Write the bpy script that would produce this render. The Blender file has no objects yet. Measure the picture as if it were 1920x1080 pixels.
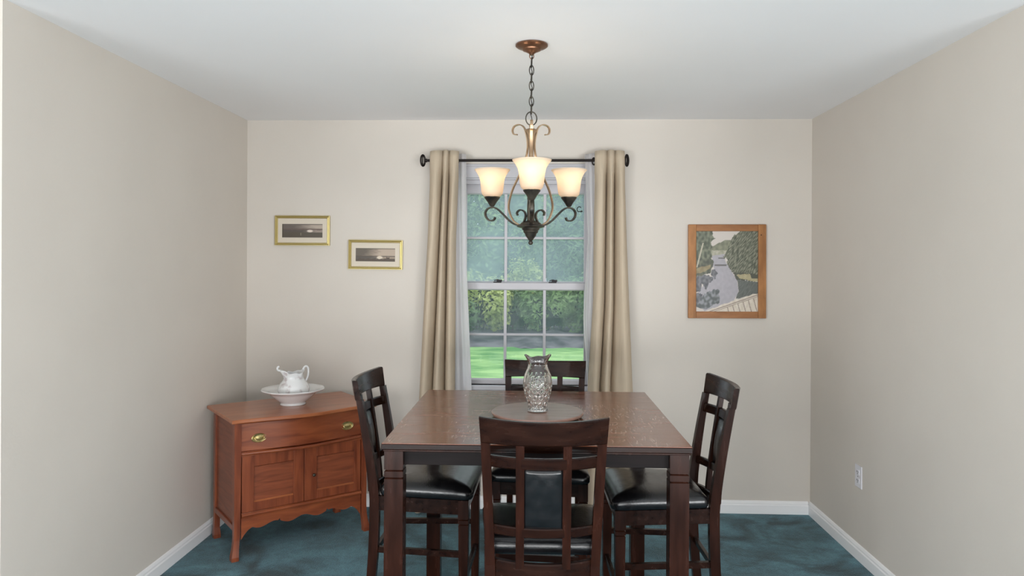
import bpy, bmesh, math, random
from mathutils import Vector, Matrix, noise
random.seed(7)
C = bpy.context.scene.collection
PI = math.pi

# ------------------------------------------------------------------ camera, world, lights, exposure
CAM = Vector((0, -4.4775, 1.5226)); YAW, PITCH, ROLL = 0.0381, -0.0018, 0.0053
F = Vector((-math.sin(YAW)*math.cos(PITCH), math.cos(YAW)*math.cos(PITCH), math.sin(PITCH)))
r0 = Vector((math.cos(YAW), math.sin(YAW), 0)); u0 = r0.cross(F)
Rr = r0*math.cos(ROLL)+u0*math.sin(ROLL); Uu = -r0*math.sin(ROLL)+u0*math.cos(ROLL)
cd = bpy.data.cameras.new('camera'); cam = bpy.data.objects.new('camera', cd); C.objects.link(cam)
m = Matrix((Rr, Uu, -F)).transposed().to_4x4(); m.translation = CAM; cam.matrix_world = m
cd.sensor_width = 36; cd.lens = 1339.46*36/1920; cd.shift_y = -38.76/1920; cd.clip_end = 200; cd.clip_start = .05
bpy.context.scene.camera = cam
vs = bpy.context.scene.view_settings
vs.view_transform = 'Standard'; vs.look = 'None'; vs.gamma = 1; vs.use_curve_mapping = False; vs.exposure = 0.0

def lin(r, g=None, b=None):
    if g is None: r, g, b = r
    f = lambda c: (c/255/12.92 if c/255 <= .04045 else ((c/255+.055)/1.055)**2.4)
    return (f(r), f(g), f(b), 1)
W = bpy.data.worlds.new('sky'); bpy.context.scene.world = W; W.use_nodes = True
nt = W.node_tree; bg = nt.nodes['Background']
tc = nt.nodes.new('ShaderNodeTexCoord'); mp = nt.nodes.new('ShaderNodeMapping'); mp.inputs['Scale'].default_value = (1, 1, 3)
ns = nt.nodes.new('ShaderNodeTexNoise'); ns.inputs['Scale'].default_value = 2.2; ns.inputs['Detail'].default_value = 5
cr = nt.nodes.new('ShaderNodeValToRGB'); cr.color_ramp.elements[0].color = (.62, .72, .84, 1); cr.color_ramp.elements[1].color = (.93, .95, .98, 1)
cr.color_ramp.elements[0].position = .35; cr.color_ramp.elements[1].position = .65
nt.links.new(tc.outputs['Generated'], mp.inputs['Vector']); nt.links.new(mp.outputs[0], ns.inputs['Vector'])
nt.links.new(ns.outputs[0], cr.inputs[0]); nt.links.new(cr.outputs[0], bg.inputs['Color']); bg.inputs['Strength'].default_value = 1.85

def area(name, loc, target, sx, sy, power, col=(1, 1, 1), portal=False):
    d = bpy.data.lights.new(name, 'AREA'); d.shape = 'RECTANGLE'; d.size = sx; d.size_y = sy; d.energy = power; d.color = col
    o = bpy.data.objects.new(name, d); C.objects.link(o); o.location = loc
    o.rotation_euler = (Vector(target)-Vector(loc)).to_track_quat('-Z', 'Y').to_euler()
    if portal: d.cycles.is_portal = True
    return o
area('rear_fill_light', (0.3, -7.8, .95), (0, 0, 1.8), 6.0, 1.5, 12, (.97, .985, 1))  # added fill panel behind the camera; the rear wall has no window
area('side_fill_light_left', (-3.7, -6.5, .85), (1.7, -1.2, 2.2), 3.0, 1.4, 208, (.97, .985, 1))  # added fill from the left, brightening the opposite wall; no window there
area('side_fill_light_right', (3.7, -6.5, .85), (-1.86, -1.2, 2.2), 3.0, 1.4, 224, (.97, .985, 1))  # added fill from the right, same purpose, no opening in that wall
area('ceiling_bounce_fill', (0.0, -4.95, .75), (0, -3.0, 2.6), 3.0, 1.3, 80, (.975, .985, 1))  # added upward panel brightening the ceiling, standing in for bounced flash
area('window_portal', (-.09, .2, 1.45), (-.09, -2, 1.45), 1.0, 1.5, 10, portal=True)

# ------------------------------------------------------------------ helpers
def shader(name, col=(128, 128, 128), rough=.5, metal=0, coat=0, spec=None):
    mt = bpy.data.materials.new(name); mt.use_nodes = True; b = mt.node_tree.nodes['Principled BSDF']
    b.inputs['Base Color'].default_value = lin(col); b.inputs['Roughness'].default_value = rough
    b.inputs['Metallic'].default_value = metal; b.inputs['Coat Weight'].default_value = coat
    if spec is not None: b.inputs['Specular IOR Level'].default_value = spec
    return mt
def nodes(mt): return mt.node_tree.nodes, mt.node_tree.links, mt.node_tree.nodes['Principled BSDF']
def noise_mat(name, c1, c2, scale=(1, 1, 1), nscale=5, detail=6, rough=.5, bump=0, bscale=None, metal=0, coat=0, spec=None, pos=(.35, .65), rough2=None, dist=0):
    mt = shader(name, c1, rough, metal, coat, spec); N, L, b = nodes(mt)
    tc = N.new('ShaderNodeTexCoord'); mp = N.new('ShaderNodeMapping'); mp.inputs['Scale'].default_value = scale
    nz = N.new('ShaderNodeTexNoise'); nz.inputs['Scale'].default_value = nscale; nz.inputs['Detail'].default_value = detail; nz.inputs['Distortion'].default_value = dist
    cr = N.new('ShaderNodeValToRGB'); cr.color_ramp.elements[0].color = lin(c1); cr.color_ramp.elements[1].color = lin(c2)
    cr.color_ramp.elements[0].position, cr.color_ramp.elements[1].position = pos
    L.new(tc.outputs['Object'], mp.inputs[0]); L.new(mp.outputs[0], nz.inputs['Vector']); L.new(nz.outputs[0], cr.inputs[0]); L.new(cr.outputs[0], b.inputs['Base Color'])
    if rough2 is not None:
        mr = N.new('ShaderNodeMapRange'); mr.inputs[3].default_value = rough; mr.inputs[4].default_value = rough2
        mr.inputs[1].default_value = .35; mr.inputs[2].default_value = .65
        L.new(nz.outputs[0], mr.inputs[0]); L.new(mr.outputs[0], b.inputs['Roughness'])
    if bump:
        n2 = nz
        if bscale:
            n2 = N.new('ShaderNodeTexNoise'); n2.inputs['Scale'].default_value = bscale; n2.inputs['Detail'].default_value = 4; L.new(tc.outputs['Object'], n2.inputs['Vector'])
        bp = N.new('ShaderNodeBump'); bp.inputs['Strength'].default_value = bump; bp.inputs['Distance'].default_value = .004
        L.new(n2.outputs[0], bp.inputs['Height']); L.new(bp.outputs[0], b.inputs['Normal'])
    return mt
M = {}
M['wall'] = noise_mat('wall_paint', (211, 204, 195), (214, 207, 198), nscale=2, rough=.75, bump=.08, bscale=90, spec=.25)
M['ceiling'] = noise_mat('ceiling_paint', (241, 241, 242), (243, 243, 244), nscale=1.5, rough=.8, bump=.05, bscale=120, spec=.2)
M['trim'] = shader('white_trim_paint', (243, 243, 244), .35)
M['dark'] = noise_mat('espresso_wood', (32, 15, 9), (48, 23, 14), scale=(6, 6, .8), nscale=6, rough=.20, bump=.04, rough2=.28, spec=.22)
M['darkh'] = noise_mat('espresso_wood_across', (26, 12, 8), (40, 20, 12), scale=(.8, 6, 6), nscale=6, rough=.20, bump=.04, rough2=.28, spec=.22)
M['apron'] = noise_mat('black_brown_wood', (18, 14, 14), (28, 22, 22), scale=(1, 8, 8), nscale=5, rough=.4, bump=.15, rough2=.5, spec=.1)
M['leather'] = noise_mat('black_leather', (14, 14, 16), (21, 20, 22), nscale=30, rough=.20, bump=.10, bscale=160, spec=.6, rough2=.27)
M['chest'] = noise_mat('orange_oak', (112, 52, 28), (148, 78, 44), scale=(1, 1, 6), nscale=4, rough=.33, bump=.06, coat=.12, dist=.6)
M['chestv'] = noise_mat('orange_oak_upright', (108, 50, 28), (142, 74, 44), scale=(7, 7, .8), nscale=4, rough=.33, bump=.06, coat=.12, dist=.6)
M['chestd'] = noise_mat('oak_panel', (112, 56, 34), (140, 74, 46), scale=(1, 1, 9), nscale=5, rough=.36, bump=.08, coat=.1, dist=.8)
M['chesttop'] = noise_mat('oak_top', (150, 86, 52), (172, 104, 66), scale=(1, 8, 8), nscale=3.5, rough=.30, bump=.05, coat=.2, dist=.4)
M['brass'] = noise_mat('aged_brass', (190, 170, 112), (226, 208, 150), nscale=60, rough=.42, metal=1)
M['gold'] = shader('gold_frame_metal', (206, 190, 132), .42, 1)
M['bronze'] = noise_mat('dark_bronze', (50, 49, 46), (92, 86, 76), nscale=25, rough=.36, metal=.75, rough2=.5)
M['copper'] = noise_mat('brushed_copper_bronze', (98, 68, 52), (142, 104, 80), nscale=14, rough=.32, metal=.85)
M['bronze_lit'] = noise_mat('lit_bronze', (150, 124, 98), (196, 170, 140), nscale=14, rough=.32, metal=.8)  # bronze of the upper body and straps, colour paled to look lit
M['rod'] = shader('black_iron', (38, 32, 30), .4, .7)
M['china'] = shader('white_china', (232, 232, 232), .16, coat=.4)
M['mat'] = shader('ivory_mat_board', (214, 204, 188), .8)
M['plastic'] = shader('white_plastic', (222, 220, 226), .3)
M['slot'] = shader('dark_slot', (40, 38, 42), .6)
M['soil'] = noise_mat('dark_mulch', (50, 48, 54), (118, 112, 116), nscale=2.2, detail=9, rough=.95, bump=1, bscale=14)
M['bark'] = noise_mat('grey_bark', (70, 62, 56), (104, 94, 84), scale=(6, 6, 1), nscale=5, rough=.95, bump=.6)
M['inner'] = shader('deep_green_core', (34, 44, 34), .95)
M['siding'] = shader('outside_siding', (210, 210, 208), .7)

def tabletop_mat():
    mt = noise_mat('worn_espresso_top', (104, 57, 37), (124, 70, 46), scale=(1, 7, 1), nscale=4, rough=.20, rough2=.28, spec=.8)
    N, L, b = nodes(mt); tc = N.new('ShaderNodeTexCoord'); b.inputs['Coat Weight'].default_value = .25; b.inputs['Coat Roughness'].default_value = .14
    base = [n for n in N if n.type == 'VALTORGB'][0]
    ge = N.new('ShaderNodeNewGeometry'); sx = N.new('ShaderNodeSeparateXYZ'); L.new(ge.outputs['Normal'], sx.inputs[0]); upz = N.new('ShaderNodeMath'); upz.operation = 'GREATER_THAN'; upz.inputs[1].default_value = .9; L.new(sx.outputs[2], upz.inputs[0])
    mk = N.new('ShaderNodeTexNoise'); mk.inputs['Scale'].default_value = 2.6; mk.inputs['Detail'].default_value = 3; L.new(tc.outputs['Object'], mk.inputs['Vector'])
    mkr = N.new('ShaderNodeMapRange'); mkr.inputs[1].default_value = .42; mkr.inputs[2].default_value = .58; mkr.inputs[3].default_value = .15; L.new(mk.outputs[0], mkr.inputs[0])
    upm = N.new('ShaderNodeMath'); upm.operation = 'MULTIPLY'; L.new(upz.outputs[0], upm.inputs[0]); L.new(mkr.outputs[0], upm.inputs[1])
    prev = base.outputs[0]
    for ang, sc, lo in ((1.50, (6, 80, 1), .60), (1.66, (8, 60, 1), .61), (1.2, (9, 55, 1), .63)):
        mp = N.new('ShaderNodeMapping'); mp.inputs['Scale'].default_value = sc; rot = N.new('ShaderNodeMapping'); rot.inputs['Rotation'].default_value = (0, 0, -ang)
        nz = N.new('ShaderNodeTexNoise'); nz.inputs['Scale'].default_value = 2; nz.inputs['Detail'].default_value = 3
        mr = N.new('ShaderNodeMapRange'); mr.inputs[1].default_value = lo; mr.inputs[2].default_value = lo+.04; mr.inputs[4].default_value = .5
        L.new(tc.outputs['Object'], rot.inputs[0]); L.new(rot.outputs[0], mp.inputs[0]); L.new(mp.outputs[0], nz.inputs[0]); L.new(nz.outputs[0], mr.inputs[0])
        mx = N.new('ShaderNodeMix'); mx.data_type = 'RGBA'; mx.inputs[7].default_value = lin(182, 158, 144)
        mu = N.new('ShaderNodeMath'); mu.operation = 'MULTIPLY'; L.new(mr.outputs[0], mu.inputs[0]); L.new(upm.outputs[0], mu.inputs[1]); L.new(mu.outputs[0], mx.inputs[0]); L.new(prev, mx.inputs[6]); prev = mx.outputs[2]
    L.new(prev, b.inputs['Base Color'])
    return mt
M['top'] = tabletop_mat()
M['susan'] = noise_mat('mauve_brown_wood', (134, 104, 92), (146, 114, 102), scale=(1, 6, 1), nscale=5, rough=.24, spec=.9)

def carpet_mat():
    mt = shader('teal_carpet', (50, 84, 92), .97, spec=.05); N, L, b = nodes(mt); tc = N.new('ShaderNodeTexCoord')
    def nz(s, d): n = N.new('ShaderNodeTexNoise'); n.inputs['Scale'].default_value = s; n.inputs['Detail'].default_value = d; L.new(tc.outputs['Object'], n.inputs['Vector']); return n
    a = nz(3.2, 5); c = nz(150, 3); e = nz(26, 4); a.inputs['Distortion'].default_value = 1.2
    r1 = N.new('ShaderNodeValToRGB'); r1.color_ramp.elements[0].color = lin(40, 70, 78); r1.color_ramp.elements[1].color = lin(88, 134, 147)
    r1.color_ramp.elements[0].position = .36; r1.color_ramp.elements[1].position = .64
    mx = N.new('ShaderNodeMix'); mx.data_type = 'RGBA'; mx.blend_type = 'OVERLAY'; mx.inputs[0].default_value = .75
    mx2 = N.new('ShaderNodeMix'); mx2.data_type = 'RGBA'; mx2.blend_type = 'OVERLAY'; mx2.inputs[0].default_value = .45
    L.new(a.outputs[0], r1.inputs[0]); L.new(r1.outputs[0], mx.inputs[6]); L.new(c.outputs[0], mx.inputs[7])
    L.new(mx.outputs[2], mx2.inputs[6]); L.new(e.outputs[0], mx2.inputs[7]); L.new(mx2.outputs[2], b.inputs['Base Color'])
    bp = N.new('ShaderNodeBump'); bp.inputs['Strength'].default_value = .9; bp.inputs['Distance'].default_value = .01
    L.new(c.outputs[0], bp.inputs['Height']); L.new(bp.outputs[0], b.inputs['Normal'])
    b.inputs['Sheen Weight'].default_value = .25
    return mt
M['carpet'] = carpet_mat()

def fabric_mat(name, c1, c2, trans):
    mt = noise_mat(name, c1, c2, scale=(60, 60, .6), nscale=4, rough=.85, bump=.1, spec=.15); N, L, b = nodes(mt)
    tr = N.new('ShaderNodeBsdfTranslucent'); tr.inputs[0].default_value = lin(c2); mx = N.new('ShaderNodeMixShader'); mx.inputs[0].default_value = trans
    out = N['Material Output']; L.new(b.outputs[0], mx.inputs[1]); L.new(tr.outputs[0], mx.inputs[2]); L.new(mx.outputs[0], out.inputs[0])
    return mt
M['curtain'] = fabric_mat('beige_linen', (196, 180, 158), (210, 194, 172), .12)
M['lining'] = fabric_mat('white_lining', (226, 224, 226), (238, 236, 236), .6)

def glass_pane(name, haze):
    mt = bpy.data.materials.new(name); mt.use_nodes = True; N, L = mt.node_tree.nodes, mt.node_tree.links; N.clear()
    out = N.new('ShaderNodeOutputMaterial'); t = N.new('ShaderNodeBsdfTransparent'); t.inputs[0].default_value = (.96, .98, .97, 1)
    g = N.new('ShaderNodeBsdfGlossy'); g.inputs['Roughness'].default_value = .03;
    mx = N.new('ShaderNodeMixShader'); mx.inputs[0].default_value = .003; L.new(t.outputs[0], mx.inputs[1]); L.new(g.outputs[0], mx.inputs[2]); last = mx
    d = N.new('ShaderNodeBsdfTranslucent'); d.inputs[0].default_value = (.78, .89, 1, 1); m2 = N.new('ShaderNodeMixShader')
    tc = N.new('ShaderNodeTexCoord'); nz = N.new('ShaderNodeTexNoise'); nz.inputs['Scale'].default_value = 3; nz.inputs['Detail'].default_value = 5
    mr = N.new('ShaderNodeMapRange'); mr.inputs[1].default_value = .3; mr.inputs[2].default_value = .7; mr.inputs[3].default_value = haze*.75; mr.inputs[4].default_value = haze*1.25
    L.new(tc.outputs['Object'], nz.inputs['Vector']); L.new(nz.outputs[0], mr.inputs[0]); L.new(mr.outputs[0], m2.inputs[0])
    L.new(mx.outputs[0], m2.inputs[1]); L.new(d.outputs[0], m2.inputs[2]); L.new(m2.outputs[0], out.inputs[0])
    return mt
M['pane'] = glass_pane('window_glass', .07); M['hazy'] = glass_pane('hazy_window_glass', .25)  # pale bluish haze mixed into the glass, stronger for the upper sash
M['crystal'] = shader('cut_crystal', (255, 255, 255), .01); M['crystal'].node_tree.nodes['Principled BSDF'].inputs['Transmission Weight'].default_value = 1
M['crystal'].node_tree.nodes['Principled BSDF'].inputs['IOR'].default_value = 1.5
def shade_mat():
    mt = bpy.data.materials.new('frosted_shade_glass'); mt.use_nodes = True; N, L = mt.node_tree.nodes, mt.node_tree.links; N.clear()
    out = N.new('ShaderNodeOutputMaterial'); t = N.new('ShaderNodeBsdfTranslucent'); t.inputs[0].default_value = (.80, .69, .56, 1)
    d = N.new('ShaderNodeBsdfPrincipled'); d.inputs['Base Color'].default_value = lin(238, 226, 208); d.inputs['Roughness'].default_value = .35
    mx = N.new('ShaderNodeMixShader'); mx.inputs[0].default_value = .5; L.new(d.outputs[0], mx.inputs[1]); L.new(t.outputs[0], mx.inputs[2]); L.new(mx.outputs[0], out.inputs[0])
    return mt
M['shade'] = shade_mat()
M['bulb'] = shader('lit_bulb', (255, 244, 224), .4); bb = M['bulb'].node_tree.nodes['Principled BSDF']
bb.inputs['Emission Color'].default_value = lin(255, 232, 196); bb.inputs['Emission Strength'].default_value = 2.5
def leaf_mat(name, c1, c2, c3):
    mt = noise_mat(name, c1, c2, nscale=1.6, detail=8, rough=.7, spec=.2, pos=(.3, .7)); N, L, b = nodes(mt)
    tr = N.new('ShaderNodeBsdfTranslucent'); tr.inputs[0].default_value = lin(c3); mx = N.new('ShaderNodeMixShader'); mx.inputs[0].default_value = .2
    L.new(b.outputs[0], mx.inputs[1]); L.new(tr.outputs[0], mx.inputs[2]); L.new(mx.outputs[0], N['Material Output'].inputs[0]); return mt
M['leaf_dark'] = leaf_mat('dark_green_leaves', (66, 92, 62), (128, 152, 104), (110, 150, 80))
M['leaf_mid'] = leaf_mat('green_leaves', (82, 112, 66), (156, 178, 118), (140, 176, 96))
M['leaf_yellow'] = leaf_mat('yellow_green_leaves', (140, 154, 84), (214, 218, 142), (200, 206, 120))
M['grass'] = noise_mat('lawn_grass', (92, 146, 78), (168, 204, 130), scale=(1, 1.6, 1), nscale=1.3, detail=9, rough=.9, bump=.6, bscale=40, spec=.1)

class MB:
    def __init__(s): s.v = []; s.f = []
    def add(s, vs, fs, mt=None):
        o = len(s.v); s.v += [tuple(mt @ Vector(v)) if mt else tuple(v) for v in vs]; s.f += [tuple(i+o for i in f) for f in fs]; return s
    def box(s, x0, x1, y0, y1, z0, z1, bev=0, mt=None):
        bm = bmesh.new(); bmesh.ops.create_cube(bm, size=1)
        for v in bm.verts: v.co = Vector(((x0+x1)/2+v.co.x*(x1-x0), (y0+y1)/2+v.co.y*(y1-y0), (z0+z1)/2+v.co.z*(z1-z0)))
        if bev: bmesh.ops.bevel(bm, geom=bm.edges[:], offset=bev, segments=2, affect='EDGES', profile=.5)
        bm.verts.index_update(); s.add([v.co.copy() for v in bm.verts], [[v.index for v in f.verts] for f in bm.faces], mt); bm.free(); return s
    def loft(s, secs, cap=True, closed=False, mt=None):
        n = len(secs[0]); vs = [p for q in secs for p in q]; fs = []
        k = len(secs)
        for i in range(k if closed else k-1):
            j = (i+1) % k
            for a in range(n):
                b = (a+1) % n; fs.append((i*n+a, i*n+b, j*n+b, j*n+a))
        if cap and not closed: fs.append(tuple(range(n))[::-1]); fs.append(tuple((k-1)*n+a for a in range(n)))
        return s.add(vs, fs, mt)
    def lathe(s, prof, n=40, c=(0, 0, 0), mt=None, cap=False):
        secs = [[(c[0]+r*math.cos(2*PI*a/n), c[1]+r*math.sin(2*PI*a/n), c[2]+z) for a in range(n)] for r, z in prof]
        return s.loft(secs, cap=cap, mt=mt)
    def tube(s, pts, r, n=10, closed=False, mt=None):
        P = [Vector(p) for p in pts]; k = len(P); R = r if isinstance(r, (list, tuple)) else [r]*k
        secs = []; up = None
        for i in range(k):
            a = P[(i-1) % k] if (closed or i > 0) else P[0]; b = P[(i+1) % k] if (closed or i < k-1) else P[-1]
            t = (b-a).normalized()
            if up is None: up = Vector((0, 0, 1)) if abs(t.z) < .9 else Vector((1, 0, 0))
            e1 = (up-t*up.dot(t)).normalized(); up = e1; e2 = t.cross(e1)
            secs.append([tuple(P[i]+e1*(R[i]*math.cos(2*PI*j/n))+e2*(R[i]*math.sin(2*PI*j/n))) for j in range(n)])
        return s.loft(secs, closed=closed, mt=mt)
    def ribbon(s, rz, w, t, ang, c, taper=None):     # planar strap in the radial plane at angle ang
        P = [Vector((a, b)) for a, b in rz]; secs = []; ca, sa = math.cos(ang), math.sin(ang)
        for i in range(len(P)):
            tg = (P[min(i+1, len(P)-1)]-P[max(i-1, 0)]).normalized(); nn = Vector((-tg.y, tg.x)); q = []
            for (dn, dw) in ((-.5, -.5), (.5, -.5), (.5, .5), (-.5, .5)):
                k = P[i]+nn*dn*t; ww = dw*w; q.append((c[0]+k.x*ca-ww*sa, c[1]+k.x*sa+ww*ca, c[2]+k.y))
            secs.append(q)
        return s.loft(secs)
    def build(s, name, mat, parent=None, smooth=False, **kw):
        me = bpy.data.meshes.new(name); me.from_pydata(s.v, [], s.f)
        bm = bmesh.new(); bm.from_mesh(me); bmesh.ops.recalc_face_normals(bm, faces=bm.faces[:]); bm.to_mesh(me); bm.free()
        me.materials.append(mat); 
        if smooth: me.shade_smooth() if smooth is True else me.shade_smooth()
        o = bpy.data.objects.new(name, me); C.objects.link(o)
        if smooth == 'auto':
            me.set_sharp_from_angle(angle=math.radians(38))
        if parent: o.parent = parent
        for k, v in kw.items(): o[k] = v
        return o
def smooth_path(pts, n=6):
    out = []; P = [Vector(p) for p in pts]
    for i in range(len(P)-1):
        p0, p1, p2, p3 = P[max(i-1, 0)], P[i], P[i+1], P[min(i+2, len(P)-1)]
        for k in range(n):
            t = k/n; out.append(.5*((2*p1)+(p2-p0)*t+(2*p0-5*p1+4*p2-p3)*t*t+(3*p1-p0-3*p2+p3)*t**3))
    out.append(P[-1]); return out
def thing(name, label, cat, loc=(0, 0, 0), rz=0, group=None):
    o = bpy.data.objects.new(name, None); C.objects.link(o); o.location = loc; o.rotation_euler = (0, 0, rz); o['label'] = label; o['category'] = cat
    o.empty_display_size = .1
    if group: o['group'] = group
    return o
def tag(o, label, cat, group=None):
    o['label'] = label; o['category'] = cat
    if group: o['group'] = group
    return o
def struct(o): o['kind'] = 'structure'; return o
def dup(root, loc, rz, label):
    r = root.copy(); C.objects.link(r); r.location = loc; r.rotation_euler = (0, 0, rz); r['label'] = label
    for ch in list(root.children):
        c = ch.copy(); C.objects.link(c); c.parent = r
        for g in list(ch.children):
            d = g.copy(); C.objects.link(d); d.parent = c
    return r

# ------------------------------------------------------------------ room shell
XL, XR, YE, YR, H = -1.859, 1.679, -2.075, -1.95, 2.44
WX0, WX1, WZ0, WZ1 = -.525, .345, .775, 2.085      # window opening
struct(MB().box(-4.1, 4.1, -8.2, .16, -.12, 0).build('floor', M['carpet']))
struct(MB().box(-4.1, 4.1, -8.2, .16, H, H+.12).build('ceiling', M['ceiling']))
b = MB(); b.box(XL-.14, WX0, 0, .16, 0, H); b.box(WX1, XR+.14, 0, .16, 0, H); b.box(WX0, WX1, 0, .16, 0, WZ0); b.box(WX0, WX1, 0, .16, WZ1, H)
struct(b.build('wall_back', M['wall']))
struct(MB().box(XL-.14, XL, YE, 0, 0, H).build('wall_left', M['wall']))
struct(MB().box(XR, XR+.14, YR, 0, 0, H).build('wall_right', M['wall']))
struct(MB().box(-4.1, XL-.14, YE, YE+.14, 0, H).build('wall_return_left', M['wall']))
struct(MB().box(XR+.14, 4.1, YR, YR+.14, 0, H).build('wall_return_right', M['wall']))
struct(MB().box(-4.1, -3.96, -8.2, YE, 0, H).build('wall_living_left', M['wall']))
struct(MB().box(3.96, 4.1, -8.2, YR, 0, H).build('wall_living_right', M['wall']))
struct(MB().box(-4.1, 4.1, -8.3, -8.16, 0, H).build('wall_living_rear', M['wall']))
def baseboard(name, p0, p1, nrm):
    prof = [(0, 0), (.015, 0), (.015, .052), (.011, .058), (.011, .066), (.006, .076), (0, .079)]
    secs = [[(q[0]+nrm[0]*d, q[1]+nrm[1]*d, z) for d, z in prof] for q in (p0, p1)]
    struct(MB().loft(secs).build(name, M['trim']))
baseboard('baseboard_back', (XL+.015, 0), (XR-.015, 0), (0, -1))
baseboard('baseboard_left', (XL, YE), (XL, 0), (1, 0))
baseboard('baseboard_right', (XR, YR), (XR, 0), (-1, 0))
baseboard('baseboard_return_left', (-3.9, YE), (XL, YE), (0, -1))
baseboard('baseboard_return_right', (XR, YR), (3.9, YR), (0, -1))

# ------------------------------------------------------------------ window
M['vinyl'] = shader('window_vinyl', (186, 184, 188), .4)
win = bpy.data.objects.new('window_1', None); C.objects.link(win); win['kind'] = 'structure'; win.location = (0, 0, 0)
T = M['vinyl']
b = MB()
for x0, x1, z0, z1 in ((WX0-.055, WX0+.01, WZ0-.02, WZ1+.075), (WX1-.01, WX1+.055, WZ0-.02, WZ1+.075), (WX0-.055, WX1+.055, WZ1-.01, WZ1+.075)):
    b.box(x0, x1, -.016, 0, z0, z1, .003)
b.box(WX0-.055, WX1+.055, -.022, -.014, WZ1+.06, WZ1+.075, .002)
b.build('casing', T, win)
b = MB(); b.box(WX0, WX0+.02, 0, .15, WZ0, WZ1); b.box(WX1-.02, WX1, 0, .15, WZ0, WZ1); b.box(WX0, WX1, 0, .15, WZ1-.02, WZ1)
b.box(WX0+.02, WX0+.032, .028, .04, WZ0, WZ1-.02); b.box(WX1-.032, WX1-.02, .028, .04, WZ0, WZ1-.02); b.box(WX0+.02, WX1-.02, .028, .05, WZ1-.045, WZ1-.02)
b.build('jamb', T, win)
b = MB().box(WX0-.07, WX1+.07, -.045, .10, WZ0-.025, WZ0, .004); b.build('sill', T, win)
b = MB().box(WX0-.05, WX1+.05, -.014, 0, WZ0-.09, WZ0-.025, .003); b.build('sill_apron', T, win)
gx0, gx1 = -.463, .283
mx = [gx0+(gx1-gx0)/3, gx0+2*(gx1-gx0)/3]
def sash(z0, z1, yc, pm, botrail, toprail):
    b = MB(); y0, y1 = yc-.016, yc+.016
    b.box(gx0-.042, gx0, y0, y1, z0-botrail, z1+toprail, .002); b.box(gx1, gx1+.042, y0, y1, z0-botrail, z1+toprail, .002)
    b.box(gx0, gx1, y0, y1, z1, z1+toprail, .002); b.box(gx0, gx1, y0, y1, z0-botrail, z0, .002)
    s = b.build('sash', T, win)
    # sloping glazing bead round the glass
    bd = MB(); bd.loft([[(x, yc-.016, z0-.001), (x, yc-.002, z0+.008), (x, yc-.002, z0-.001)] for x in (gx0, gx1)]); bd.build('glazing_bead', T, s); bd = MB(); bd.loft([[(x, yc-.016, z1+.001), (x, yc-.002, z1-.006), (x, yc-.002, z1+.001)] for x in (gx0, gx1)])
    bd.build('glazing_bead', T, s)
    zm = (z0+z1)/2; h = .009
    for x in mx: MB().box(x-h, x+h, yc-.007, yc+.007, z0, z1, .002).build('muntin', T, s)
    xs = [gx0, mx[0], mx[1], gx1]
    for i in range(3): MB().box(xs[i]+(h if i else 0), xs[i+1]-(h if i < 2 else 0), yc-.006, yc+.006, zm-h*.8, zm+h*.8, .002).build('muntin', T, s)
    for i in range(3):
        for (a, c) in ((z0, zm), (zm, z1)):
            MB().box(xs[i], xs[i+1], yc-.0015, yc+.0015, a, c).build('pane', pm, s)
    return s
lo = sash(.802, 1.374, .055, M['pane'], .03, .042)
up = sash(1.418, 1.985, .092, M['hazy'], .04, .082)
for x in (-.265, .085):
    b = MB().box(x-.025, x+.025, .045, .075, 1.416, 1.424, .002); b.box(x-.006, x+.03, .05, .062, 1.424, 1.436, .003); b.tube([(x-.02, .055, 1.43), (x, .052, 1.436), (x+.028, .05, 1.43)], .003, 8)
    b.build('sash_lock', M['slot'], lo, smooth='auto')
hk = MB().tube(smooth_path([(.262, .035, 1.87), (.242, .033, 1.868), (.236, .033, 1.885), (.247, .033, 1.898), (.262, .034, 1.893)], 4), .0028, 8)
hk.box(.260, .270, .033, .078, 1.866, 1.874, .001)
tag(hk.build('wall_hook', M['rod'], smooth=True), 'small dark curled metal hook at the right edge of the upper sash', 'hook')

# ------------------------------------------------------------------ outdoors
LZ = -.32
b = MB(); n1, n2 = 24, 30; vs = []
for j in range(n2+1):
    for i in range(n1+1):
        x = -14+28*i/n1; y = .3+(12.0)*j/n2; vs.append((x, y, LZ+.04*noise.noise(Vector((x*.3, y*.3, 0)))))
b.add(vs, [(j*(n1+1)+i, j*(n1+1)+i+1, (j+1)*(n1+1)+i+1, (j+1)*(n1+1)+i) for j in range(n2) for i in range(n1)])
tag(b.build('lawn', M['grass'], smooth=True, kind='stuff'), 'bright green mown lawn seen through the lower sash', 'lawn')
b = MB(); vs = []; n1, n2 = 90, 12
for j in range(n2+1):
    for i in range(n1+1):
        x = -14+28*i/n1; t = j/n2; y = 11.5+t*16; z = LZ-.03+min(t*22, 1)*.26+.09*noise.noise(Vector((x*2, y*2, 0)))
        vs.append((x, y, z))
b.add(vs, [(j*(n1+1)+i, j*(n1+1)+i+1, (j+1)*(n1+1)+i+1, (j+1)*(n1+1)+i) for j in range(n2) for i in range(n1)])
tag(b.build('mulch_bed', M['soil'], smooth=True, kind='stuff'), 'dark mulched bank rising behind the lawn', 'soil')
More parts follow.
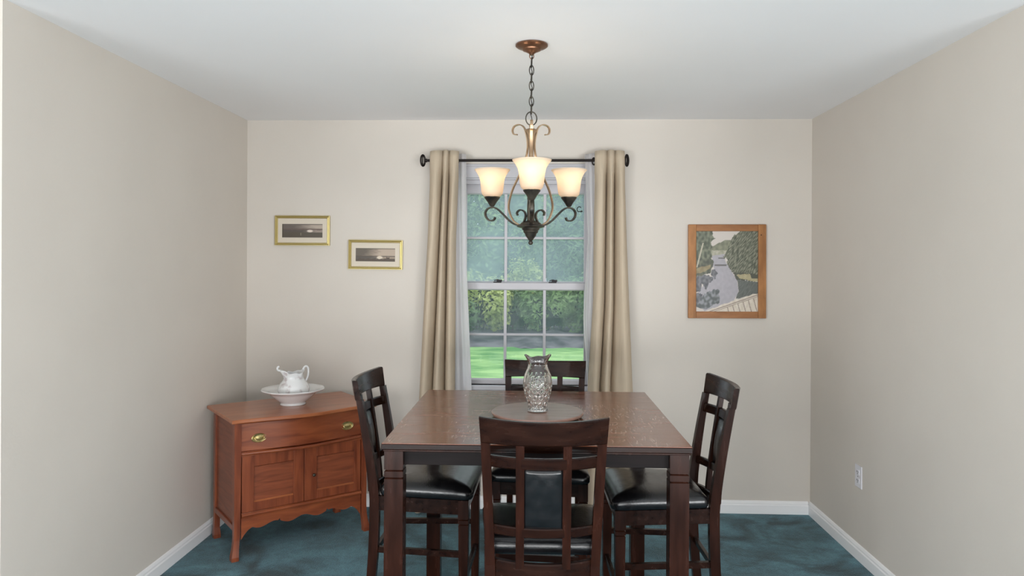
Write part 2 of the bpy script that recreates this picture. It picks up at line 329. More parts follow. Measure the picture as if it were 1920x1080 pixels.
def leaves(n, rx, ry, rz, size, seed, lobes=9, shell=.35):
    rnd = random.Random(seed); V = []; Fc = []
    lb = []
    for k in range(lobes):
        a = rnd.uniform(0, 2*PI); q = rnd.uniform(0, 1); zz = rnd.uniform(-.75, .85); rr = math.sqrt(max(0, 1-zz*zz))*.62
        lb.append((Vector((rr*math.cos(a)*rx, rr*math.sin(a)*ry, zz*rz*.66)), rnd.uniform(.34, .52)))
    for k in range(n):
        c, s = rnd.choice(lb); d = Vector((rnd.gauss(0, 1), rnd.gauss(0, 1), rnd.gauss(0, 1))).normalized()
        rad = 1-shell*rnd.random()**1.5; p = c+Vector((d.x*rx, d.y*ry, d.z*rz))*s*rad
        nn = (d+Vector((rnd.uniform(-.9, .9), rnd.uniform(-.9, .9), rnd.uniform(-.3, 1.1)))).normalized()
        e1 = nn.orthogonal().normalized(); e1 = (Matrix.Rotation(rnd.uniform(0, 2*PI), 3, nn) @ e1); e2 = nn.cross(e1)
        L_ = size*rnd.uniform(.6, 1.3); w = L_*.42; o = len(V)
        V += [p-e1*L_*.5, p+e2*w*.5+nn*w*.12, p+e1*L_*.5, p-e2*w*.5+nn*w*.12]; Fc.append((o, o+1, o+2, o+3))
    me = bpy.data.meshes.new('foliage'); me.from_pydata([tuple(v) for v in V], [], Fc); return me
def core(rx, ry, rz):  # dark solid blob inside the foliage, filling gaps between leaves
    me = bpy.data.meshes.new('dark_core'); bm = bmesh.new(); bmesh.ops.create_icosphere(bm, subdivisions=3, radius=1)
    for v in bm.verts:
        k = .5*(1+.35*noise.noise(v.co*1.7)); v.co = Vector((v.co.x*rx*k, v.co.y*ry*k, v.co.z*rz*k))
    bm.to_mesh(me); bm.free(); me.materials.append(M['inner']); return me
bushes = [(-3.9, 13.4, 1.2, 1.5, 'leaf_mid', 'broad green shrub far left of the planting, past the left curtain'), (-2.3, 13.0, 1.0, 1.35, 'leaf_dark', 'dark shrub just left of the yellowish shrub'),
          (-1.45, 13.3, .85, 1.6, 'leaf_yellow', 'yellow-green shrub standing behind the left column of lower panes'), (-.75, 13.8, .6, .95, 'leaf_dark', 'low dark shrub right of the yellow-green one'),
          (-.35, 14.3, .55, 1.75, 'leaf_yellow', 'small pale yellow shrub behind the middle panes'), (.25, 13.2, .8, 1.2, 'leaf_mid', 'rounded mid-green shrub right of the small pale yellow one'),
          (1.25, 13.4, .95, 1.6, 'leaf_mid', 'tall bright shrub behind the right column of lower panes'), (1.6, 12.9, .8, 1.0, 'leaf_dark', 'dark leafy shrub in front of the tall bright shrub'),
          (2.9, 13.3, 1.1, 1.5, 'leaf_dark', 'dark shrub right of the window view, past the right curtain'), (4.4, 13.6, 1.2, 1.6, 'leaf_mid', 'broad green shrub at the far right end of the planting')]
for k, (x, y, r, h, mt, lab) in enumerate(bushes):
    t = thing('shrub', lab, 'shrub', (x, y, LZ+.15), 0, 'shrubs along the back of the lawn')
    me = leaves(3000, r, r*.8, h/2*1.25, .14, 100+k, 15); me.materials.append(M[mt]); o = bpy.data.objects.new('foliage', me); C.objects.link(o); o.parent = t; o.location = (0, 0, h/2); o['kind'] = 'stuff'
    me = core(r, r*.8, h/2*1.15); o = bpy.data.objects.new('dark_core', me); C.objects.link(o); o.parent = t; o.location = (0, 0, h/2)
    b = MB()
    for q in range(5): a = q*1.3+k; b.tube([(0.05*math.cos(a), .05*math.sin(a), -.12), (.2*r*math.cos(a), .2*r*math.sin(a), h*.3), (.4*r*math.cos(a), .4*r*math.sin(a), h*.6)], [.02, .015, .008], 6)
    b.build('stem', M['bark'], t)
trees = [(-6.0, 18, 2.6, 6.5, 'leaf_dark', 'dark leafy tree farthest left behind the shrubs'), (-3.2, 17.2, 2.1, 6.6, 'leaf_mid', 'green tree behind the left edge of the window'),
         (-1.1, 18.6, 1.9, 7.4, 'leaf_dark', 'tall dark tree behind the yellow-green shrub'), (.9, 17.4, 1.8, 5.2, 'leaf_mid', 'lighter green tree behind the middle and right panes'),
         (2.9, 18.4, 2.2, 7.2, 'leaf_dark', 'tall dark tree behind the right edge of the window'), (5.6, 17.8, 2.5, 6.6, 'leaf_mid', 'green tree farthest right behind the shrubs'),
         (-.2, 22.5, 3.2, 5.2, 'leaf_dark', 'broad dark tree in the second row, seen between the nearer crowns'), (-5.5, 23, 3.4, 7.5, 'leaf_mid', 'big tree at the left of the second row'), (4.8, 23, 3.4, 7.8, 'leaf_dark', 'big tree at the right of the second row')]
trees += [(-2.6, 15.9, 1.2, 3.0, 'leaf_dark', 'low bushy tree behind the left shrubs'), (-.9, 16.1, 1.2, 3.1, 'leaf_mid', 'low bushy tree behind the yellow-green shrub'),
          (.75, 15.9, 1.2, 3.0, 'leaf_dark', 'low bushy tree behind the middle shrubs'), (2.3, 16.0, 1.2, 3.2, 'leaf_mid', 'low bushy tree behind the right shrubs')]
for k, (x, y, r, h, mt, lab) in enumerate(trees):
    t = thing('leafy_tree', lab, 'tree', (x, y, LZ+.4), 0, 'trees beyond the lawn')
    hc = h*.52; me = leaves(6500 if k < 9 else 3500, r, r*.8, h*.62, .20 if k < 9 else .17, 300+k, 20); me.materials.append(M[mt]); o = bpy.data.objects.new('foliage', me); C.objects.link(o); o.parent = t; o.location = (0, 0, hc); o['kind'] = 'stuff'
    me = core(r*.9, r*.7, h*.5); o = bpy.data.objects.new('dark_core', me); C.objects.link(o); o.parent = t; o.location = (0, 0, hc)
    MB().tube([(0, 0, -.3), (.05, 0, h*.3), (-.04, .05, h*.7)], [.16, .12, .05], 10).build('trunk', M['bark'], t, smooth=True)

# ------------------------------------------------------------------ curtain rod and curtains
RZ, RY = 2.172, -.085
t = thing('curtain_rod', 'black iron curtain rod with open oval finials above the window', 'curtain rod', (-.10, RY, RZ))
MB().tube([(-.60, 0, 0), (.61, 0, 0)], .0085, 14).build('rod', M['rod'], t, smooth='auto')
for s, ex in ((-1, -.60), (1, .61)):
    b = MB(); ring = [(ex+s*.022+.011*math.cos(q)*1.0, .012*math.cos(q), .034*math.sin(q)) for q in [2*PI*i/24 for i in range(24)]]
    b.tube(ring, .0055, 8, closed=True); b.tube([(ex-s*.004, 0, 0), (ex+s*.014, 0, 0)], .012, 12)
    b.tube([(ex+s*.022, 0, .034), (ex+s*.024, 0, 0), (ex+s*.022, 0, -.034)], .004, 8)
    b.build('finial', M['rod'], t, smooth='auto')
    b = MB().tube([(ex-s*.03, 0, 0), (ex-s*.03, .07, 0)], .006, 8); b.box(ex-s*.03-.012, ex-s*.03+.012, .07, .085, -.03, .03, .003)
    b.build('bracket', M['rod'], t)
def curtain(label, fx0, fx1, lx0, lx1, folds, ph, gx):
    """fx0/fx1: panel edges as functions of height; lx0/lx1: lining edges; folds: crease positions"""
    t = thing('curtain', label, 'curtain', ((fx0(1.)+fx1(1.))/2, RY, 0), 0, 'beige curtains at the window')
    ox, oy = t.location.x, t.location.y
    def sheet(a, b_, yf, n=150, m=44, z1=RZ+.053):
        V = []; th = .0015
        for j in range(m+1):
            z = .015+(z1-.015)*j/m
            for i in range(n+1):
                s = i/n; x = a(z)+(b_(z)-a(z))*s; zz = z
                if j == m: zz += .006*math.sin(s*PI)
                V.append((x-ox, yf(s, z)-oy, zz))
        Fc = [(j*(n+1)+i, j*(n+1)+i+1, (j+1)*(n+1)+i+1, (j+1)*(n+1)+i) for j in range(m) for i in range(n)]
        return V, Fc
    def wave(s, z):
        k = (z-0)/2.2; y = 0
        cs = [c0+(c1-c0)*(1-k) for c0, c1 in folds]; E = [-.02]+cs+[1.02]
        for q in range(len(E)-1):
            if E[q] <= s <= E[q+1]:
                tt = (s-E[q])/(E[q+1]-E[q]); y = math.sin(PI*tt)**.5; break
        y *= .095+.025*(1-k)
        y += .0012*math.sin(s*31+z*1.3+ph)*(1-.4*k)+.012*noise.noise(Vector((s*5, z*1.0, ph)))
        hd = max(0, min(1, (z-2.06)/.08)); y = y*(1-hd)+(.058+.35*y)*hd
        return -.035-y
    V, Fc = sheet(fx0, fx1, wave); p = MB().add(V, Fc).build('panel', M['curtain'], t, smooth=True)
    sd = p.modifiers.new('thickness', 'SOLIDIFY'); sd.thickness = .002
    V, Fc = sheet(lx0, lx1, lambda s, z: -.066-.012*math.sin(s*7+ph+z*.5)-.006*math.sin(s*17+z), n=50, z1=RZ+.04)
    p = MB().add(V, Fc).build('lining', M['lining'], t, smooth=True, label='pale grey-white lining turned out at the inner edge'); sd = p.modifiers.new('thickness', 'SOLIDIFY'); sd.thickness = .0015
    ring = [(gx-ox+.010*math.cos(q), -.002+.006*math.cos(q), RZ-.006+.021*math.sin(q)) for q in [2*PI*i/24 for i in range(24)]]
    MB().tube(ring, .004, 8, closed=True).build('grommet', M['rod'], t, smooth=True)
def pw(*pts):     # piecewise linear in z
    def f(z):
        if z <= pts[0][0]: return pts[0][1]
        for (a, b), (c, d) in zip(pts, pts[1:]):
            if z <= c: return b+(d-b)*(z-a)/(c-a)
        return pts[-1][1]
    return f
curtain('beige linen curtain panel left of the window, flaring towards the floor', pw((0, -.77), (.79, -.735), (1.7, -.69), (2.22, -.675)), pw((0, -.50), (.79, -.515), (1.7, -.515), (2.22, -.495)),
        pw((0, -.54), (2.22, -.55)), pw((0, -.39), (.79, -.415), (1.5, -.447), (2.22, -.455)), [(.44, .31), (.66, .72)], 0, -.512)
curtain('beige linen curtain panel right of the window, hanging behind the rear chair', pw((0, .30), (.79, .300), (1.3, .33), (2.22, .335)), pw((0, .62), (.79, .575), (1.7, .535), (2.22, .515)),
        pw((0, .31), (.79, .300), (1.2, .272), (1.7, .297), (2.22, .275)), pw((0, .36), (2.22, .36)), [(.42, .2), (.68, .42)], 2, .330)

# ------------------------------------------------------------------ pictures
def painted(name, x0, x1, z0, z1, nx, nz, fn, parent, y=0):
    V = []; cols = []
    for j in range(nz+1):
        for i in range(nx+1):
            V.append((x0+(x1-x0)*i/nx, y, z0+(z1-z0)*j/nz)); cols.append(lin(fn(i/nx, 1-j/nz)))
    Fc = [(j*(nx+1)+i, j*(nx+1)+i+1, (j+1)*(nx+1)+i+1, (j+1)*(nx+1)+i) for j in range(nz) for i in range(nx)]
    me = bpy.data.meshes.new(name); me.from_pydata(V, [], Fc); at = me.color_attributes.new('paint', 'FLOAT_COLOR', 'POINT')
    for i, c in enumerate(cols): at.data[i].color = c
    mt = shader(name+'_paint', (128, 128, 128), .45); N, L, b = nodes(mt); a = N.new('ShaderNodeVertexColor'); a.layer_name = 'paint'; L.new(a.outputs[0], b.inputs['Base Color'])
    me.materials.append(mt); o = bpy.data.objects.new(name, me); C.objects.link(o); o.parent = parent; return o
def frame(parent, w, h, fw, fh, d, mat, name='frame_rail', mitre=True, lab=None):
    # four rails round the opening, mitred; slightly raised outer lip
    X, Z = w/2, h/2
    prof = [(0, 0), (0, -d), (.25, -d*1.05), (.55, -d*.72), (.8, -d*.8), (1, -d*.6), (1, 0)]
    for k in range(4):
        secs = []
        if k % 2 == 0:
            s = 1 if k == 0 else -1
            for e in (-1, 1): secs.append([(e*(X-q*fw), y, s*(Z-q*fh)) for q, y in prof])
        else:
            s = 1 if k == 1 else -1
            for e in (-1, 1): secs.append([(s*(X-q*fw), y, e*(Z-q*fh)) for q, y in prof])
        MB().loft(secs).build(name, mat, parent)
def nz2(u, v, s, o=0): return noise.noise(Vector((u*s, v*s, o)))
def mixc(a, b, t): t = max(0, min(1, t)); return tuple(a[i]+(b[i]-a[i])*t for i in range(3))
def photo1(u, v):
    c = (92, 84, 76); n = nz2(u*1.2, v*4, 5)
    if v < .36: c = mixc((104, 94, 88), (176, 162, 148), (u-.35)/.5+n*.5+(.5-abs(v-.2)*3)*.4)
    elif v < .44+.03*n: c = mixc((98, 84, 78), (112, 96, 88), u)
    elif v < .62: c = mixc((88, 80, 74), (150, 136, 126), (u-.5)/.35)
    else: c = mixc((92, 86, 72), (84, 76, 66), v)
    d = ((u-.69)/.07)**2+((v-.52)/.09)**2
    if d < 1.6: c = mixc((222, 208, 196), c, d-.6)
    if abs(u-.46) < .012 and .66 < v < .84: c = (128, 120, 104)
    if u < .04: c = mixc((72, 66, 52), c, u/.04)
    if v < .07: c = mixc((110, 102, 94), c, .3)
    return c
def photo2(u, v):
    n = nz2(u*1.5, v*4, 6, 3)
    if v < .57: c = mixc((96, 86, 74), (178, 160, 142), (u-.25)/.4+n*.4+(v-.2)*.5)
    elif v < .62: c = (84, 72, 60)
    else: c = mixc((80, 72, 64), (150, 134, 116), (u-.4)/.3+n*.5)
    d = ((u-.61)/.07)**2+((v-.70)/.12)**2
    if d < 1.6: c = mixc((212, 198, 178), c, d-.6)
    if v > .8+.10*nz2(u, 0, 14)-(.15 if .78 < u < .86 else 0): c = (76, 62, 48)
    if v < .06 or v > .97: c = mixc(c, (80, 72, 60), .6)
    return c
for (lab, x0, x1, z0, z1, fn, rot) in (('gold-framed panorama photo of a dark lakeshore, the higher and leftmost one', -1.674, -1.324, 1.646, 1.834, photo1, 0.002),
                                  ('gold-framed panorama photo of a sunset over water, lower and nearer the curtain', -1.203, -.861, 1.497, 1.682, photo2, .008)):
    w, h = x1-x0, z1-z0
    t = thing('picture_frame', lab, 'picture', ((x0+x1)/2, -.002, (z0+z1)/2), 0, 'small gold picture frames'); t.rotation_euler = (0, rot, 0)
    frame(t, w, h, .017, .017, .016, M['gold'])
    MB().box(-w/2+.012, w/2-.012, -.005, -.001, -h/2+.012, h/2-.012).build('mat_board', M['mat'], t)
    painted('photograph', -w/2+.045, w/2-.047, -h/2+.050, h/2-.052, 96, 36, fn, t, -.0065)
def inside(pt, poly):
    x, y = pt; r = False; j = len(poly)-1
    for i in range(len(poly)):
        xi, yi = poly[i]; xj, yj = poly[j]
        if (yi > y) != (yj > y) and x < (xj-xi)*(y-yi)/(yj-yi)+xi: r = not r
        j = i
    return r
HILL = [(.15, .22), (.30, .18), (.42, .13), (.52, .11), (.70, .12), (.8, .4), (.5, .3), (.2, .34), (.1, .4)]
RIGHT = [(.62, .04), (.70, .01), (.85, -.1), (1.1, -.1), (1.1, .62), (.85, .58), (.66, .53), (.57, .50), (.52, .42), (.5, .36), (.44, .31), (.50, .26), (.56, .13)]
LEFT = [(-.1, -.1), (.24, -.1), (.27, .06), (.30, .10), (.24, .15), (.27, .20), (.2, .24), (.28, .30), (.2, .36), (-.1, .44)]
RIVER = [(.27, .30), (.46, .29), (.47, .36), (.53, .44), (.6, .54), (.66, .6), (.66, .66), (.69, .72), (.66, .80), (.6, .86), (.4, .92), (.14, .99), (.02, .9), (.05, .74), (.18, .64), (.27, .56), (.3, .46), (.26, .37)]
LBANK = [(-.1, .33), (.26, .34), (.29, .42), (.26, .50), (.12, .55), (-.1, .58)]
TAN1 = [(-.1, .49), (.12, .44), (.24, .42), (.23, .47), (.12, .51), (-.1, .56)]
RBANK = [(.60, .52), (.8, .52), (1.1, .56), (1.1, .64), (.84, .62), (.66, .60)]
TAN2 = [(.66, .54), (.86, .53), (.90, .58), (1.1, .6), (1.1, .64), (.84, .61), (.70, .585)]
DARKW = [(.66, .60), (.84, .62), (1.1, .64), (1.1, .76), (.8, .81), (.64, .84), (.69, .74)]
DECK = [(.12, 1.02), (.3, .95), (.62, .86), (.85, .80), (1.1, .745), (1.1, 1.1), (.12, 1.1)]
def river(u, v):
    a = .012*nz2(u, v, 16); b2 = .012*nz2(u, v, 16, 7); q = (u+a, v+b2); q2 = (u+2.6*a+.01*nz2(u, v, 45), v+2.6*b2+.01*nz2(u, v, 45, 2)); n = nz2(u, v, 22, 4); n3 = nz2(u*1, v*2.2+u*2.2, 26, 9)
    c = (206, 198, 190)
    if inside(q, HILL): c = mixc((116, 118, 100), (140, 142, 120), .5+n)
    if .25 < u < .5 and .24+.01*n < v < .32: c = mixc((150, 150, 128), (188, 182, 166), .5+n)
    if inside(q, RIVER):
        c = mixc((166, 162, 168), (174, 170, 176), .5+n)
        if .30 < u < .50 and (.415 < v < .435 or (.33 < v < .345 and u > .36)): c = (112, 110, 108)
    if inside(q2, LEFT): c = mixc((80, 86, 72), (128, 132, 112), .5+1.3*n)
    if inside(q2, LBANK): c = mixc((80, 84, 74), (116, 118, 100), .5+1.3*n)
    if inside(q, TAN1): c = mixc((136, 122, 92), (156, 144, 112), .5+n)
    if inside(q2, RIGHT): c = mixc((80, 84, 70), (142, 142, 124), .45+1.5*n3)
    if inside(q2, RBANK): c = (82, 84, 72)
    if inside(q, TAN2): c = mixc((160, 150, 116), (178, 168, 134), .5+n)
    if inside(q, DARKW): c = mixc((90, 94, 90), (110, 114, 108), .5+n3)
    for (cx, cy, rx, ry) in ((.14, .60, .13, .06), (.30, .53, .05, .05), (.04, .66, .06, .1), (.17, .66, .04, .05), (.05, .86, .07, .08)):
        if ((q2[0]-cx)/rx)**2+((q2[1]-cy)/ry)**2 < 1: c = mixc((86, 88, 92), (124, 124, 128), .5+1.6*n)
    for (cx, cy, rx, ry) in ((.25, .84, .15, .09), (.32, .76, .07, .045), (.13, .91, .1, .06)):
        if ((q2[0]-cx)/rx)**2+((q2[1]-cy)/ry)**2 < 1: c = mixc((90, 95, 95), (144, 146, 150), .45+1.8*n)
    if inside(q, DECK):
        e = .99-.27*(u-.12)/1.0
        c = mixc((206, 194, 178), (220, 210, 196), .5+n)
        if abs(v-(e+.035)) < .006 or abs(v-(e+.055)) < .004: c = (150, 134, 122)
        if v > e+.06 and u > .45 and ((u*1.0-(v-.8)*.35)*11) % 1 < .12: c = (128, 110, 98)
    tx = .02+.10*(1-(v-.15)/.3)
    if .15 < v < .45 and abs(u-tx) < .012: c = (186, 180, 160)
    return c
x0, x1, z0, z1 = .922, 1.397, 1.207, 1.786; w, h = x1-x0, z1-z0
t = thing('framed_painting', 'wooden-framed painting of a river between wooded banks, right of the window', 'painting', ((x0+x1)/2, -.002, (z0+z1)/2)); t.rotation_euler = (0, -.004, 0)
M['oakf'] = noise_mat('worn_oak_frame', (146, 96, 50), (178, 122, 70), scale=(3, 3, 1), nscale=8, rough=.5, bump=.3)
M['oakfh'] = noise_mat('worn_oak_frame_across', (140, 90, 50), (166, 112, 66), scale=(1, 3, 3), nscale=8, rough=.5, bump=.3)
for s in (-1, 1):
    MB().box(s*w/2-(.048 if s > 0 else 0), s*w/2+(.048 if s < 0 else 0), -.022, 0, -h/2, h/2, .003).build('frame_rail', M['oakf'], t)
    MB().box(-w/2+.048, w/2-.048, -.019, 0, s*h/2-(.041 if s > 0 else 0), s*h/2+(.041 if s < 0 else 0), .003).build('frame_rail', M['oakfh'], t)
b = MB().box(w/2-.034, w/2-.028, -.0235, -.021, h/2-.068, h/2-.062, .0008); b.build('nail_head', M['rod'], t)
painted('canvas', -w/2+.046, w/2-.046, -h/2+.039, h/2-.039, 150, 190, river, t, -.010)

# ------------------------------------------------------------------ wall outlet
t = thing('wall_outlet', 'white double socket outlet low on the right wall', 'outlet', (XR, -.674, .4315), 0)
MB().box(-.006, 0, -.038, .038, -.058, .058, .0025).build('cover_plate', M['plastic'], t)
for z in (.022, -.022):
    r = MB().box(-.0085, -.005, -.017, .017, z-.014, z+.014, .0015).build('socket', M['plastic'], t)
    b = MB(); b.box(-.0095, -.008, -.009, -.006, z-.002, z+.007); b.box(-.0095, -.008, .006, .009, z-.002, z+.007); b.box(-.0095, -.008, -.002, .002, z-.010, z-.006); b.build('slot', M['slot'], r)
MB().lathe([(0, 0), (.0025, 0), (.0025, .0015), (0, .002)], 10, (0, 0, 0), Matrix.Translation((-.006, 0, 0)) @ Matrix.Rotation(-PI/2, 4, 'Y')).build('screw', M['rod'], t)

# ------------------------------------------------------------------ washstand chest
CA = math.radians(39); CO = Vector((-1.849, -.553, 0)); cu = Vector((math.cos(CA), math.sin(CA), 0)); cv = Vector((-math.sin(CA), math.cos(CA), 0))
CUX, CVY = .395, -.25
c0 = CO+cu*CUX+cv*CVY
ch = thing('washstand', 'orange-brown wooden washstand chest with wavy front in the left corner', 'chest', tuple(c0), CA)
# local: x along front, y to the rear; body x -.37...37, y -.18...25 ; top z .735
BX, BF, BB, ZT = .368, -.175, .225, .735
def serp(x, a=.026): return -a*math.cos(x/BX*PI*.98)*.9-a*.15      # bulges to the front in the middle and back at the ends
def slab(z0, z1, hw, front, rear, mat, name, amp=.026, parent=ch, n=48, edge=.004):
    def outline(off):
        o = [(-hw+off, rear-off), (-hw+off, front+off+serp(-BX, amp))]
        for i in range(n+1):
            x = -hw+2*hw*i/n; o.append((max(-hw+off, min(hw-off, x)), front+off+serp(max(-BX, min(BX, x)), amp)))
        o.append((hw-off, rear-off)); return o
    secs = [[(x, y, z) for x, y in outline(off)] for z, off in ((z0, edge), (z0+edge, 0), (z1-edge, 0), (z1, edge))]
    return MB().loft(secs).build(name, mat, parent)
slab(ZT-.020, ZT, .398, -.262, .25, M['chesttop'], 'top')
# carcass: side panels, back, bottom and posts
for s in (-1, 1):
    b = MB(); xx = s*(BX-.010); b.box(min(xx, xx-s*.012), max(xx, xx-s*.012), BF+.02, BB, .165, ZT-.020); b.build('side_panel', M['chestd'], ch)
    b = MB().box(min(s*BX, s*(BX-.022)), max(s*BX, s*(BX-.022)), BF+.03, BB-.03, .145, .175, .003); b.build('side_rail', M['chestv'], ch)
    # front post with flared foot, rear post
    def leg(px, py, wx, wy, fl, sx, sy):
        pr = [(0, fl, .036, -.001), (.02, fl, .036, 0), (.06, fl*.45, .03, 0), (.10, fl*.1, .029, 0), (.15, 0, .031, 0), (ZT-.02, 0, wx, 0)]
        secs = []
        for z, f_, w_, _ in pr:
            X0, X1 = px+sx*f_, px+sx*f_-sx*w_; Y0, Y1 = py+sy*f_, py+sy*f_-sy*(w_*1.05)
            secs.append([(X0, Y0, z), (X1, Y0, z), (X1, Y1, z), (X0, Y1, z)])
        return MB().loft(secs).build('leg', M['chestv'], ch)
    leg(s*BX, BF-.004, .036, .036, .016, s, -1); leg(s*BX, BB, .036, .036, .004, s, 1)
MB().box(-BX+.01, BX-.01, BB-.014, BB, .165, ZT-.02).build('back_panel', M['chestd'], ch)
MB().box(-BX+.02, BX-.02, BF+.02, BB-.01, .195, .21).build('bottom_board', M['chestd'], ch)
def curvedpanel(z0, z1, xa, xb, y, amp, th, mat, name, parent=ch, n=40, bev=.003):
    xs = [xa+(xb-xa)*i/n for i in range(n+1)]
    secs = []
    for x in xs:
        yy = y+serp(x, amp); secs.append([(x, yy+bev, z0), (x, yy, z0+bev), (x, yy, z1-bev), (x, yy+bev, z1), (x, yy+th, z1), (x, yy+th, z0)])
    return MB().loft(secs).build(name, mat, parent, smooth='auto')
PX = BX-.036
dr = curvedpanel(.553, .700, -PX, PX, BF-.012, .022, .02, M['chest'], 'drawer')
curvedpanel(.700, .716, -PX, PX, BF-.004, .018, .02, M['chestd'], 'top_rail')
# bead mouldings
b = MB().tube([(x, BF-.014+serp(x, .022), .541) for x in [-PX+2*PX*i/48 for i in range(49)]], .0095, 10); b.build('moulding', M['chest'], ch, smooth=True)
b = MB(); b.box(-PX, PX, BF-.006, BF+.02, .528, .553); b.build('moulding_rail', M['chestd'], ch)
b = MB().tube([(-PX, BF-.006, .224), (PX, BF-.006, .224)], .0095, 10); b.box(-PX, PX, BF-.004, BF+.02, .205, .235, .002); b.build('moulding', M['chest'], ch, smooth='auto')
# doors
for s, x0, x1 in ((-1, -PX+.002, -.0015), (1, .0015, PX-.002)):
    d = MB(); st = .060; z0, z1, y0, y1 = .237, .528, BF-.004, BF+.018; pz0, pz1 = .283, .470
    if s < 0: a, c = -PX+.064, -.062+.004
    else: a, c = .072, PX-.040
    d.box(x0, a, y0, y1, z0, z1, .0015); d.box(c, x1, y0, y1, z0, z1, .0015); d.box(a, c, y0, y1, z0, pz0, .0015); d.box(a, c, y0, y1, pz1, z1, .0015)
    o = d.build('door', M['chestv'], ch)
    MB().box(a-.004, c+.004, y0+.010, y1-.003, pz0-.004, pz1+.004).build('panel', M['chestd'], o)
    MB().loft([[(x, y0+.001, pz0), (x, y0+.010, pz0+.006), (x, y0+.010, pz0)] for x in (a, c)]).build('panel_bead', M['chesttop'], o)
    MB().loft([[(x, y0+.001, pz1), (x, y0+.010, pz1-.005), (x, y0+.010, pz1)] for x in (a, c)]).build('panel_bead', M['chestv'], o)
    if s > 0:
        b = MB().lathe([(0, .018), (.006, .018), (.009, .013), (.008, .008), (.004, .004), (.005, 0), (0, 0)], 14, mt=Matrix.Translation((.052, y0, .373)) @ Matrix.Rotation(PI/2, 4, 'X')); b.build('knob', M['bronze'], o, smooth=True, label='small dark metal knob')
# scalloped apron
pts = []
def low(x):
    t = x/PX; a = abs(t); y = .155
    y += .010*math.cos(t*PI*4.2)*(1 if a < .8 else 0)
    if a > .80: y = .155-.0+(-.055)*((a-.80)/.2)**2
    if abs(a-.40) < .02: y += .012*(1-abs(a-.4)/.02)
    return y
n = 110; secs = []
for i in range(n+1):
    x = -PX+2*PX*i/n; z = low(x); secs.append([(x, BF-.002, z), (x, BF-.002, .21), (x, BF+.016, .21), (x, BF+.016, z)])
MB().loft(secs).build('apron', M['chest'], ch)
# oval drawer pulls
for x in (.151-CUX, .640-CUX):
    yy = BF-.012+serp(x, .022); nrm_a = 0
    b = MB(); n = 28
    def ell(rx, rz, y): return [(x+rx*math.cos(2*PI*k/n), yy+y, .617+rz*math.sin(2*PI*k/n)) for k in range(n)]
    b.loft([ell(.040, .0245, 0), ell(.040, .0245, -.002), ell(.036, .021, -.0055), ell(.031, .0165, -.0035), ell(.022, .011, -.003), ell(.012, .005, -.006)])
    pl = b.build('handle_plate', M['brass'], dr, smooth='auto', label='oval brass drawer pull')
    bl = [(x+.024*math.cos(PI*k/12), yy-.010-.004*math.sin(PI*k/12), .619-.014*math.sin(PI*k/12)) for k in range(13)]
    b = MB().tube(bl, .0028, 8); b.tube([(x-.024, yy-.004, .619), (x-.024, yy-.012, .619)], .004, 8); b.tube([(x+.024, yy-.004, .619), (x+.024, yy-.012, .619)], .004, 8)
    # bail and posts merged in the same brass
    o = b.build('handle_bail', M['brass'], dr, smooth='auto')

# wash bowl and pitcher
bc = (-1.388, -.487)
b = MB()
pr = [(0, .004), (.062, .004), (.067, 0), (.070, 0), (.071, .006), (.066, .010), (.074, .018), (.100, .038), (.122, .058), (.132, .068), (.150, .074), (.166, .080), (.173, .086), (.174, .089), (.170, .090), (.150, .082), (.130, .076), (.118, .066), (.095, .046), (.060, .024), (0, .020)]
b.lathe(pr, 72)
# soft scallop of the rim
b.v = [(x*(1+.012*math.cos(10*math.atan2(y, x))*max(0, (math.hypot(x, y)-.13)/.044)), y*(1+.012*math.cos(10*math.atan2(y, x))*max(0, (math.hypot(x, y)-.13)/.044)), z) for x, y, z in b.v]
bw = thing('wash_bowl', 'wide white china wash bowl standing on the washstand', 'bowl', (bc[0], bc[1], ZT))
b.build('bowl', M['china'], bw, smooth=True)
M['decal'] = noise_mat('faded_flower_china', (232, 232, 232), (196, 186, 186), nscale=26, detail=3, rough=.16, coat=.4, pos=(.56, .68))
pt = thing('pitcher', 'white china water pitcher with scrolled lip standing in the wash bowl', 'pitcher', (bc[0]+.004, bc[1], ZT+.024), math.radians(39))
n = 72; prof = [(.052, 0), (.055, .003), (.055, .009), (.062, .016), (.076, .030), (.085, .046), (.0875, .060), (.084, .078), (.074, .096), (.062, .110), (.055, .122), (.053, .134), (.055, .146), (.058, .155), (.061, .161)]
secs = []
def lip(a, k):      # raise and stretch the rim towards the spout (a = pi) and the handle (a = 0)
    sp = max(0, -math.cos(a))**5; hd = max(0, math.cos(a))**4
    return sp, hd
def ring(r, z, k, inner=0):
    q = []
    for i in range(n):
        a = 2*PI*i/n; sp, hd = lip(a, k); rr = (r-inner)*(1+k*(.30*sp-.04*hd))+k*.004*math.cos(6*a); q.append((rr*math.cos(a), rr*math.sin(a)*(1-.12*k), z+k*(.022*sp*k+.016*hd-.006+.003*math.cos(7*a))))
    return q
for i, (r, z) in enumerate(prof): secs.append(ring(r, z, max(0, (z-.118)/.045)**1.2))
for r, z in reversed(prof[5:]): secs.append(ring(r, z, max(0, (z-.118)/.045)**1.2, .004))
MB().loft(secs).build('body', M['decal'], pt, smooth=True)
MB().tube(smooth_path([(-.078, 0, .172), (-.088, 0, .174), (-.094, 0, .182), (-.091, 0, .192), (-.084, 0, .194)], 5), [.006]*21, 8).build('lip_scroll', M['china'], pt, smooth=True)
MB().tube(smooth_path([(.052, 0, .168), (.062, 0, .182), (.074, 0, .184), (.083, 0, .173), (.085, 0, .152), (.082, 0, .130), (.075, 0, .112), (.068, 0, .102)], 6), .0058, 10).build('handle', M['china'], pt, smooth=True)

